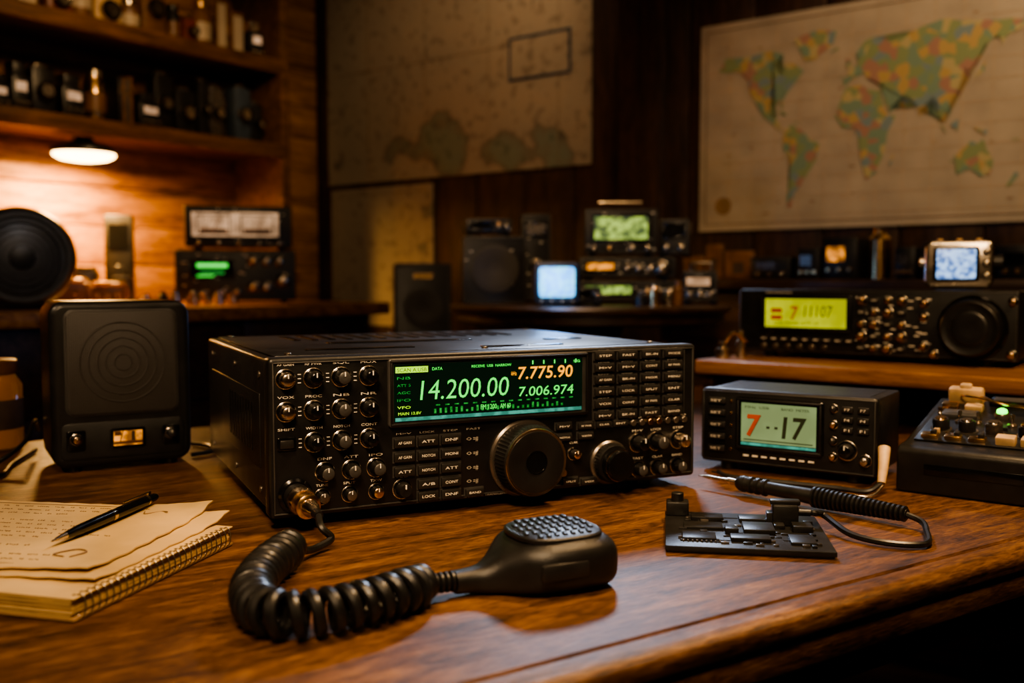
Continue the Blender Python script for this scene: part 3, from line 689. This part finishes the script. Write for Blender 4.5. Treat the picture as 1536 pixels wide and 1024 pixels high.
for x,k in((.027,'gold'),(.139,'btn')):
    b.rpr(x,zf+.034,.022,.026,.003,-.002,.002,'gloss',.001,2,4); b.knob(x,zf+.036,.0055,.008,'rubber',-.002,cap=k,n=16)
for x in(.025,w-.025):
    for y in(.02,d-.02): b.cyl((x,y,0),(0,0,1),.01,zf+.004,'rubber',16)
b.finish('desk_speaker',(-.560,1.160,0),31)
b=B(); b.rev([(.035,0),(.042,.004),(.042,.09),(.032,.105),(.03,.108)],(0,0,0),(0,0,1),'glass',32); b.rev([(.034,.106),(.036,.109),(.036,.124),(.033,.126)],(0,0,0),(0,0,1),'brown',32)
b.rev([(.0425,.03),(.0428,.031),(.0428,.07),(.0425,.071)],(0,0,0),(0,0,1),'inkd',32)
b.finish('amber_jar',(-.735,1.345,.001))
b=B()
b.tube([(-.80,1.22,.004),(-.70,1.20,.004),(-.64,1.17,.012),(-.625,1.22,.03),(-.64,1.28,.05),(-.66,1.33,.03)],.003,'rubber',8,8)
b.tube([(-.82,1.16,.004),(-.72,1.13,.004),(-.64,1.11,.004),(-.615,1.14,.004),(-.64,1.22,.004),(-.66,1.32,.004)],.003,'rubber',8,8)
b.tube([(-.83,1.27,.004),(-.70,1.26,.004),(-.67,1.20,.006),(-.68,1.12,.004),(-.76,1.08,.004)],.0025,'rubber',8,8)
b.tube([(-.46,1.37,.004),(-.43,1.35,.004),(-.41,1.31,.004),(-.43,1.28,.004)],.003,'rubber',8,8)
b.finish('cable_tangle')

# ================================================================== NOTEBOOKS / PAPER / PEN
b=B(); lx,ly=.205,.34
b.box((lx/2,ly/2,.0012),(lx,ly,.0022),'kraft',bev=.0005)
rnd=random.Random(8)
for i in range(9): b.box((lx/2-.001+rnd.uniform(-.0008,.0008),ly/2+rnd.uniform(0,.002),.0031+i*.0015),(lx-.004,ly-.004,.0012),'paper2' if i%2 else 'paper')
b.box((lx/2,ly/2,.0163),(lx,ly,.0010),'paper',bev=.0004)
i=0
while .008+i*.0075<lx-.006:
    x=.008+i*.0075; c=Vector((x,.001,.0085))
    b.tube([c+Vector((0,.0045*math.cos(a),.0085*math.sin(a)+.0012)) for a in [2*math.pi*k/12 for k in range(13)]],.0006,'grey',5)
    b.box((x,.006,.0169),(.0024,.0024,.0003),'inkd'); i+=1
b.finish('spiral_notebook',(-.304,.654,.0005),75)
def sheet(name,loc,rz,lx,ly,k,z0,lift,text=False,th=.0006,seed=1):
    b=B(); nx,ny=24,30; rnd=random.Random(seed); vs=[];fs=[]
    def hz(x,y):
        u,v=x/lx,y/ly
        return lift*(max(0,u-.7)/.3)**2*(max(0,.4-v)/.4)**2+lift*.45*(max(0,.25-u)/.25)**2*(max(0,.3-v)/.3)+.0004*(1+math.sin(9*u)*math.sin(7*v))
    for j in range(ny+1):
        for i in range(nx+1):
            x,y=lx*i/nx,ly*j/ny; jx=.0012*math.sin(j*2.1) if i in(0,nx) else 0; jy=.0012*math.sin(i*1.7) if j in(0,ny) else 0
            vs.append((x+jx,y+jy,z0+hz(x,y)))
    o=len(vs); vs+=[(x,y,z-th) for x,y,z in vs]
    for j in range(ny):
        for i in range(nx):
            a=j*(nx+1)+i; q=[a,a+1,a+nx+2,a+nx+1]; fs.append(q); fs.append([o+t for t in q[::-1]])
    per_=[i for i in range(nx+1)]+[j*(nx+1)+nx for j in range(1,ny+1)]+[ny*(nx+1)+i for i in range(nx-1,-1,-1)]+[j*(nx+1) for j in range(ny-1,0,-1)]
    for a,c in zip(per_,per_[1:]+per_[:1]): fs.append([a,o+a,o+c,c])
    b.add(vs,fs,k)
    if text:
        for r in range(14):
            x=lx-.018-r*.0125; y=ly-.02
            if r in(3,9): continue
            yend=ly*rnd.uniform(.12,.5)
            while y>yend:
                w=rnd.uniform(.004,.014)
                for q in range(int(w/.0022)):
                    b.box((x+rnd.uniform(-.0006,.0006),y-q*.0022,z0+hz(x,y)+.0004),(rnd.uniform(.0008,.0022),.0007,.0003),'ink')
                y-=w+.004
        b.tube([(lx-.03,.03,z0+.0016+hz(lx-.03,.03)),(lx-.024,.04,z0+.0016),(lx-.034,.05,z0+.0016),(lx-.026,.055,z0+.0016)],.0006,'ink',4,5)
        b.tube([(.03,.035,z0+.0016),(.045,.03,z0+.0016),(.05,.042,z0+.0016),(.035,.052,z0+.0016),(.03,.04,z0+.0016)],.0006,'ink',4,5)
        for x in(lx-.01,.01): b.box((x,ly/2,z0+.0008),(.0006,ly*.8,.0003),'ink')
    return b.finish(name,loc,rz)
sheet('paper_sheet',(-.303,.686,.0),78,.198,.28,'paper',.0188,.006,seed=2,th=.0010)
sheet('paper_sheet',(-.315,.702,.0),81,.201,.27,'paper',.0214,.008,text=True,seed=3,th=.0012)
b=B(); ax=(1,0,0)
b.rev([(.0004,0),(.0009,.002),(.0010,.006),(.0016,.0062),(.0030,.018)],(0,0,0),ax,'steel',20)
b.rev([(.0030,.018),(.0044,.035),(.0048,.062),(.0048,.080)],(0,0,0),ax,'gloss',24)
b.rev([(.0051,.080),(.0052,.0815),(.0052,.0835),(.0050,.085)],(0,0,0),ax,'steel',24)
b.rev([(.0049,.085),(.0051,.10),(.0048,.135)],(0,0,0),ax,'gloss',24)
b.rev([(.0049,.135),(.0050,.137),(.0044,.139)],(0,0,0),ax,'steel',24); b.rev([(.0040,.139),(.0038,.150),(.0030,.153)],(0,0,0),ax,'gloss',20)
b.box((.122,0,.0072),(.042,.0022,.0012),'steel',bev=.0004); b.box((.141,0,.006),(.004,.0022,.0034),'steel')
b.finish('ballpoint_pen',(-.372,.764,.0275),(0,R(-1.0),R(79)))

# ================================================================== CIRCUIT BOARD
b=B(); lx,ly=.145,.128; rnd=random.Random(9)
b.box((lx/2,ly/2,.004),(lx,ly,.0045),'black',bev=.0008); b.box((lx/2,ly/2,.0012),(lx-.004,ly-.004,.0022),'black')
def cb(x,y,w,d,h,k='black',bv=.0008): b.box((x,y,.0062+h/2),(w,d,h),k,bev=bv)
for a in((.03,.03,.03,.022,.003),(.075,.028,.035,.016,.004),(.12,.03,.022,.028,.003),(.035,.068,.036,.02,.003),(.085,.062,.028,.03,.005),(.125,.07,.018,.018,.006),(.04,.1,.03,.016,.004),(.085,.1,.03,.018,.004),(.06,.05,.012,.012,.006),(.105,.085,.010,.03,.004)): cb(*a,k=rnd.choice(['black','rubber']))
for i in range(60):
    x,y=rnd.uniform(.008,lx-.008),rnd.uniform(.008,ly-.008); cb(x,y,rnd.uniform(.003,.009),rnd.uniform(.002,.005),rnd.uniform(.001,.003),rnd.choice(['black','btn','rubber','grey']),.0003)
for i in range(16):
    x,y=rnd.uniform(.01,.12),rnd.uniform(.01,.11); l=rnd.uniform(.01,.03)
    if rnd.random()<.5: b.box((x+l/2,y,.0065),(l,.0012,.0008),'btn')
    else: b.box((x,y+l/2*.8,.0065),(.0012,l*.8,.0008),'btn')
for i in range(10): b.cyl((.016+i*.004,.016,.006),(0,0,1),.0009,.002,'steel',8)
b.box((.012,ly-.012,.013),(.022,.018,.014),'black',bev=.002); b.cyl((.012,ly-.012,.019),(0,0,1),.006,.009,'rubber',16)
b.box((.112,ly-.036,.016),(.024,.018,.020),'black',bev=.002); b.box((.112,ly-.036,.0275),(.028,.010,.005),'rubber',bev=.0015); b.box((.098,ly-.036,.012),(.006,.014,.012),'btn',bev=.001); b.cyl((.124,ly-.036,.018),(1,0,0),.0035,.012,'rubber',12)
pcb=b.finish('circuit_board',(.134,.828,.0005),-9)
Mp=Matrix.Translation((.134,.828,.0005))@Matrix.Rotation(R(-9),4,'Z'); relay=Mp@Vector((.136,ly-.036,.018))

# ================================================================== SOLDERING IRON
b=B(); o=Vector((.216,1.100,.013)); e=Vector((.388,.905,.013)); ax=(e-o).normalized(); Ls=(e-o).length
b.rev([(.0006,0),(.0022,.014),(.0024,.040),(.0036,.041),(.0036,.052),(.0060,.054)],o,ax,'steel',20)
b.rev([(.0060,.054),(.0084,.058),(.0086,.068),(.0070,.074),(.0074,.11),(.0084,.145),(.0074,.152)],o,ax,'black',24)
for i in range(4): b.rev([(.0070,.060+i*.009),(.0092,.0615+i*.009),(.0092,.0645+i*.009),(.0070,.066+i*.009)],o,ax,'black',24)
for i in range(20):
    r=.0112-.00018*i; b.rev([(r*.72,.148+i*.0050),(r,.1495+i*.0050),(r,.1518+i*.0050),(r*.72,.1530+i*.0050)],o,ax,'rubber',22)
b.rev([(.006,.148),(.005,.249)],o,ax,'rubber',16)
tail=o+ax*.247
b.tube([tail,tail+Vector((.010,-.014,-.004)),tail+Vector((.006,-.034,-.008)),(.368,.842,.004),(.336,.844,.004),(.310,.868,.006),(.298,.905,.014),relay+Vector((.004,-.002,0)),relay],lambda t:.0030,'rubber',8,10)
b.finish('soldering_iron')

# ================================================================== COMPACT TRANSCEIVER (pale LCD)
b=B(); w,h,d=.216,.103,.12; zf=.010
b.rpr(w/2,(zf+h)/2,w,h-zf,.006,0,.016,'face',.004); b.frame(w/2,(zf+h)/2,w-.006,h-zf-.006,.0012,-.001,.001,'dgrey')
b.box((w/2,d/2+.006,(zf+h)/2),(w-.006,d-.012,h-zf-.003),'black',bev=.003)
for x in(.03,w-.03):
    for y in(.02,d-.02): b.cyl((x,y,0),(0,0,1),.01,.0125,'rubber',16)
cx,cz=.101,.062
b.rpr(cx,cz,.108,.066,.004,-.004,.002,'gloss',.002); b.frame(cx,cz,.104,.062,.003,-.006,-.003,'face')
b.box((cx,-.0046,cz+.002),(.092,.001,.048),'epale'); b.box((cx,-.0046,cz-.0245),(.092,.001,.003),'eteal')
b.text('7',.062,.047,.018,.027,'redink',-.0053,.1,bold=.02); b.text('7',.0625,.0465,.018,.027,'lcdink',-.0052,.1,bold=.02); b.text('- -',.087,.058,.014,.003,'lcdink',-.0053)
b.text('17',.106,.047,.030,.027,'lcdink',-.0053,.1,bold=.02); b.text('MHz  USB',.060,.0815,.03,.003,'lcdink',-.0053); b.text('BAND  METER',.105,.0815,.034,.003,'lcdink',-.0053)
b.box((.101,-.0052,.043),(.085,.0004,.0012),'lcdink')
for i in range(4): b.knob(.166,.088-i*.019,.004,.006,'rubber',0,cap='gold' if i%2 else 'btn',n=12)
for x in(.182,.200):
    for z in(.088,.076,.064): b.box((x,-.002,z),(.013,.004,.007),'btn',bev=.001); b.text('F'+str(int(z*1000)%9),x-.003,z-.0015,.006,.003,'label',-.0042)
b.knob(.182,.040,.009,.012,'rubber',0,cap='gloss'); b.knob(.203,.030,.0055,.009,'rubber',0,cap='steel',n=16)
for z in(.088,.073,.058,.043,.028): b.box((.022,-.002,z),(.022,.004,.0075),'btn',bev=.001); b.text('SET',.0145,z-.0015,.014,.003,'label',-.0042); b.cyl((.040,0,z),(0,-1,0),.0018,.002,'gold',10)
for i in range(8): b.box((.06+i*.0115,-.0005,.022),(.007,.001,.002),'label')
b.box((w/2,.062,h-.0015),(w-.03,.09,.001),'black')
b.finish('compact_transceiver',(.240,1.212,0),-34.4)
b=B()
b.tube([(.250,1.155,.006),(.262,1.135,.004),(.320,1.105,.003),(.365,1.080,.003),(.395,1.060,.003),(.412,1.060,.012)],.0028,'rubber',8,8)
b.tube([(.412,1.060,.012),(.418,1.071,.030),(.424,1.085,.047)],lambda t:.0045+.0025*t,'beige',12,6)
b.tube([(.245,1.165,.004),(.27,1.125,.003),(.320,1.085,.002),(.360,1.055,.002),(.392,1.040,.002),(.412,1.055,.010)],.0016,'steel',8,8)
b.finish('patch_cable')

# ================================================================== TEST UNIT (black box, sloped panel)
b=B(); w,d=.23,.19
prof=[(0,0),(0,.047),(.006,.052),(.035,.054),(d-.004,.088),(d,.084),(d,0)]
bm=bmesh.new()
r0=[bm.verts.new((0,y,z)) for y,z in prof]; r1=[bm.verts.new((w,y,z)) for y,z in prof]
bm.faces.new(r0); bm.faces.new(r1[::-1])
for i in range(len(prof)): bm.faces.new([r0[i],r1[i],r1[(i+1)%len(prof)],r0[(i+1)%len(prof)]])
bmesh.ops.recalc_face_normals(bm,faces=bm.faces)
bmesh.ops.bevel(bm,geom=[e for e in bm.edges if e.calc_face_angle(0)>.6],offset=.0035,segments=3,profile=.5,affect='EDGES')
bm.verts.index_update(); b.add([v.co for v in bm.verts],[[v.index for v in f.verts] for f in bm.faces],'black'); bm.free()
sl=math.atan2(.034,.151)
Ms=Matrix.Translation((0,.035,.054))@Matrix.Rotation(sl,4,'X'); nrm=(Ms.to_3x3()@Vector((0,0,1)))
def sb(x,y,ww,dd,hh,k,bv=.001,z=0):
    c=Ms@Vector((x,y,z+hh/2)); b.box(c,(ww,dd,hh),k,bev=bv,rot=(sl,0,0))
def sk(x,y,r,h,k,cap):
    c=Ms@Vector((x,y,.002)); b.rev([(r*1.25,0),(r*1.25,.0015)],c,nrm,'grey',18); b.rev([(r,0),(r,h*.85),(r*.85,h)],c,nrm,k,20,.06,(0,1)); b.rev([(r*.7,h*.98),(r*.6,h*1.1)],c,nrm,cap,16)
sb(w/2,.072,w-.02,.150,.003,'face'); rnd=random.Random(21)
for i,x in enumerate((.025,.050,.075)): sb(x,.008,.018,.012,.0075,'gold',.0015); sb(x+.004,.008,.006,.007,.012,'btn',.001)
for x,ww in((.104,.020),(.130,.022),(.158,.024),(.190,.024)): sb(x,.008,ww,.014,.012,'beige',.002)
for x,k,c in((.030,'rubber','gold'),(.058,'rubber','steel'),(.086,'grey','steel'),(.120,'rubber','gold'),(.150,'rubber','grey'),(.185,'grey','gold')): sk(x,.036,.0095,.014,k,c)
for x in(.024,.044,.064,.100,.135,.170,.205):
    c=Ms@Vector((x,.060,.003)); b.rev([(.0050,0),(.0050,.003),(.002,.0035)],c,nrm,'steel',12); b.rev([(.0016,.003),(.0026,.014),(.0014,.015)],c,nrm+Vector((0,rnd.choice([-.4,.4]),0)),'steel',10)
for x,y,ww,dd,hh,k in((.040,.084,.040,.020,.008,'dgrey'),(.145,.076,.028,.014,.011,'beige'),(.140,.096,.036,.016,.011,'grey'),(.190,.088,.030,.022,.012,'dgrey'),(.024,.106,.018,.012,.012,'gold'),(.050,.108,.020,.012,.010,'beige'),(.118,.114,.022,.010,.012,'grey')): sb(x,y,ww,dd,hh,k,.0015)
sb(.040,.084,.032,.013,.0088,'dgrey',.0003)
for i in range(34):
    x,y=rnd.uniform(.015,w-.015),rnd.uniform(.005,.14); sb(x,y,rnd.uniform(.004,.012),rnd.uniform(.002,.005),rnd.uniform(.005,.009),rnd.choice(['label','gold','grey','beige','btn','gold']),.0004)
c=Ms@Vector((.085,.085,.003)); b.rev([(.0085,0),(.0085,.006),(.007,.008)],c,nrm,'grey',20); b.rev([(.0060,.007),(.0055,.011),(.002,.013)],c,nrm,'eled',20)
sb(.035,.136,.040,.016,.022,'beige',.004); sb(.035,.136,.014,.010,.027,'beige',.003)
sb(.085,.136,.045,.022,.010,'gloss',.002); sb(.085,.134,.036,.014,.0108,'dgrey',.0003)
sb(.150,.138,.044,.014,.018,'beige',.004); sb(.150,.138,.018,.009,.024,'beige',.003); sb(.200,.134,.030,.016,.012,'steel',.003)
for x0_,x1_ in((.05,.11),(.12,.19),(.03,.15)):
    b.tube([Ms@Vector((x0_,.130,.010)),Ms@Vector((x0_+.01,.115,.018)),Ms@Vector(((x0_+x1_)/2,.100,.016)),Ms@Vector((x1_,.106,.010))],.0013,'gold' if x0_<.1 else 'rubber',6,6)
b.box((.08,-.0008,.028),(.10,.0016,.012),'gloss',bev=.0006)
b.finish('component_tester',(.434,1.076,.0005),-38)

# ================================================================== RISER SHELF + BASE STATION
b=B(); Lr=.66; Dr=.42
b.box((Lr/2,Dr/2,.0875),(Lr,Dr,.024),'bench',bev=.004,seg=3)
for x in(.015,Lr-.015): b.box((x,Dr/2,.0382),(.02,Dr-.04,.0746),'darkwood',bev=.002)
b.box((Lr/2,Dr-.03,.0382),(Lr-.06,.015,.0746),'darkwood')
riser=b.finish('desk_riser_shelf',(.318,1.672,.0006),-40)
RZT=.1003
b=B(); w,h,d=.461,.122,.25; zf=.010
b.rpr(w/2,(zf+h)/2,w,h-zf,.006,0,.02,'face',.004); b.frame(w/2,(zf+h)/2,w-.006,h-zf-.006,.0014,-.001,.001,'dgrey'); b.box((w/2,d/2+.008,(zf+h)/2),(w-.008,d-.016,h-zf-.004),'blackm',bev=.003)
for x in(.05,w-.05):
    for y in(.03,d-.03): b.cyl((x,y,0),(0,0,1),.012,.0125,'rubber',16)
b.rpr(.125,.080,.162,.066,.005,-.004,.002,'gloss',.002); b.frame(.125,.080,.158,.062,.003,-.006,-.003,'face')
b.box((.125,-.0046,.080),(.144,.001,.050),'elime')
b.text('=',.064,.068,.020,.020,'redink',-.0053,bold=.03); b.text('7',.100,.068,.014,.024,'redink',-.0053,.1,bold=.02); b.text('11107',.124,.074,.050,.019,'lcdink',-.0053,.1); b.text('USB MAIN ATT 12',.07,.060,.08,.005,'lcdink',-.0053)
for j,z in enumerate((.104,.084,.064,.044,.024)):
    for i,x in enumerate((.222,.243,.265,.287)):
        if (i+j)%3==0: b.knob(x,z,.0068,.010,'rubber',0,cap='gold',n=16)
        elif (i+j)%3==1: b.box((x,-.002,z),(.015,.005,.009),'btn',bev=.001); b.text('MW',x-.004,z-.0015,.008,.003,'label',-.0047)
        else: b.knob(x,z,.0055,.008,'btn',0,cap='gold',n=14)
for i in range(9): b.box((.05+i*.019,-.002,.034),(.015,.004,.007),'btn',bev=.001); b.box((.05+i*.019,-.0043,.034),(.008,.0004,.0015),'label')
for i in range(6): b.cyl((.05+i*.022,0,.021),(0,-1,0),.005,.005,'grey',14)
o=(.395,0,.062)
b.rev([(.052,0),(.052,.003),(.049,.006)],o,(0,-1,0),'gloss',64)
b.rev([(.046,.005),(.0465,.009),(.0455,.022),(.0425,.025)],o,(0,-1,0),'rubber',110,.03,(1,2))
b.rev([(.0428,.0247),(.041,.0262),(.039,.0255),(.028,.0245),(.026,.0265),(.0235,.027),(.012,.026),(.001,.0255)],o,(0,-1,0),'blackm',64)
for (x,z) in((.322,.1),(.322,.078),(.322,.03),(.452,.104),(.452,.022),(.338,.018)): b.knob(x,z,.006,.009,'rubber',0,cap='gold',n=14)
for i in range(40): b.box((rr.uniform(.21,.33),-.0005,rr.uniform(.02,.11)),(.008,.0008,.0016),'label')
b.text('TRANSCEIVER',.05,.1145,.05,.003,'label',-.0006)
b.finish('base_station_transceiver',(.4145,1.758,RZT),-37.5)
b=B(); zt2=RZT+.1225
b.rpr(.06,.042,.105,.078,.012,0,.055,'steel',.005,3,6); b.rpr(.056,.042,.070,.058,.005,-.002,.004,'gloss',.002); b.rpr(.056,.042,.060,.049,.003,-.003,.004,'eblue2',.001)
for z in(.022,.042,.062): b.knob(.101,z,.0045,.008,'grey',0,cap='steel',n=14)
for x in(.03,.06,.09): b.cyl((x,.025,.080),(0,0,1),.005,.005,'beige',12)
b.cyl((.0085,.025,.045),(-1,0,0),.010,.010,'steel'); b.cyl((.1115,.025,.045),(1,0,0),.012,.016,'rubber')
b.box((.06,.03,.0022),(.08,.04,.0035),'rubber')
b.finish('pocket_oscilloscope',(.689,1.630,zt2),-25)
b=B()
for (x,y,r,h) in((0,0,.012,.03),(.03,.02,.009,.05),(-.005,.045,.014,.022)): b.rev([(r,0),(r,h*.6),(r*.6,h*.65),(r*.6,h)],(x,y,0),(0,0,1),'steel',16)
b.tube([(0,0,.02),(.02,.0,.045),(.04,.02,.03)],.003,'gold',8,6)
b.finish('coax_adapters',(.372,1.697,RZT-.0003),-20)

# ================================================================== LIGHTS
def look(ob,t):
    d=Vector(t)-ob.location; ob.rotation_euler=d.to_track_quat('-Z','Y').to_euler()
def area(name,loc,t,e,size,col,sp=None):
    l=bpy.data.lights.new(name,'AREA'); l.energy=e; l.size=size; l.color=col; l.shape='DISK'
    if sp: l.spread=R(sp)
    o=bpy.data.objects.new(name,l); scene.collection.objects.link(o); o.location=loc; look(o,t); return o
def spot(name,loc,t,e,ang,rad,col,blend=.8):
    l=bpy.data.lights.new(name,'SPOT'); l.energy=e; l.spot_size=R(ang); l.spot_blend=blend; l.shadow_soft_size=rad; l.color=col
    o=bpy.data.objects.new(name,l); scene.collection.objects.link(o); o.location=loc; look(o,t); return o
warm=(1,.63,.30)
spot('desk_key_light',(.50,.95,1.35),(.18,.84,0),92,54,.08,warm,1)
spot('desk_front_light',(-.35,.25,1.15),(-.02,.94,.06),54,46,.12,(1,.66,.36),1)
area('desk_highlight_fill',(-.05,-.15,1.0),(.0,1.0,.08),4.5,.30,(1,.68,.38),90)  # added fill, no fixture: puts soft highlights on knobs and panel
spot('left_speaker_fill',(-.95,.5,.9),(-.5,1.19,.14),24,32,.1,(1,.70,.42),1)  # unseen spot added to lift the black desk speaker
spot('round_speaker_fill',(-.7,1.5,.9),(-1.18,2.33,.3),9,30,.08,(.9,.85,.85),1)  # added spot, no real source: brightens the round speaker's unlit face
spot('cool_rim_light',(.30,2.7,1.2),(.1,1.15,.1),80,36,.12,(.64,.77,1))
spot('right_side_light',(.85,.55,1.15),(.62,1.35,.1),62,54,.10,warm,1)
spot('map_fill',(1.2,1.4,1.6),(1.15,2.5,.65),54,70,.1,(1,.72,.45))  # unseen spot put in to light the world map
spot('chart_light',(-.1,2.6,1.7),(-.25,3.6,.9),22,80,.1,(1,.70,.42))
spot('table_light',(.0,1.9,1.5),(.2,2.45,.2),50,50,.1,warm)
area('under_shelf_bulb',(-1.315,2.985,.598),(-1.35,3.0,0),28,.14,(1,.52,.16))
spot('shelf_fill',(-.5,2.1,1.3),(-1.2,3.1,.85),36,60,.1,warm)  # added spot from the front brightening the shelves; nothing there glows
l=bpy.data.lights.new('monitor_glow','POINT'); l.energy=1.2; l.color=(.2,.45,1); l.shadow_soft_size=.04
o=bpy.data.objects.new('monitor_glow',l); scene.collection.objects.link(o); o.location=(.10,2.19,.24)
w=bpy.data.worlds.new('world'); scene.world=w; w.use_nodes=True
w.node_tree.nodes['Background'].inputs[0].default_value=(.9,.6,.36,1); w.node_tree.nodes['Background'].inputs[1].default_value=.015
area('ceiling_fill',(.5,1.0,1.7),(.3,1.6,0),6,1.0,(1,.64,.35))  # added fill lamp imitating light thrown back by the ceiling

# ================================================================== CAMERA
cam=bpy.data.cameras.new('camera'); co_=bpy.data.objects.new('camera',cam); scene.collection.objects.link(co_)
co_.location=(0,0,.238); co_.rotation_euler=(R(90-3.65),0,0)
cam.lens=33.8; cam.sensor_width=36; cam.clip_start=.02
cam.dof.use_dof=True; cam.dof.focus_distance=.92; cam.dof.aperture_fstop=3.8
scene.camera=co_
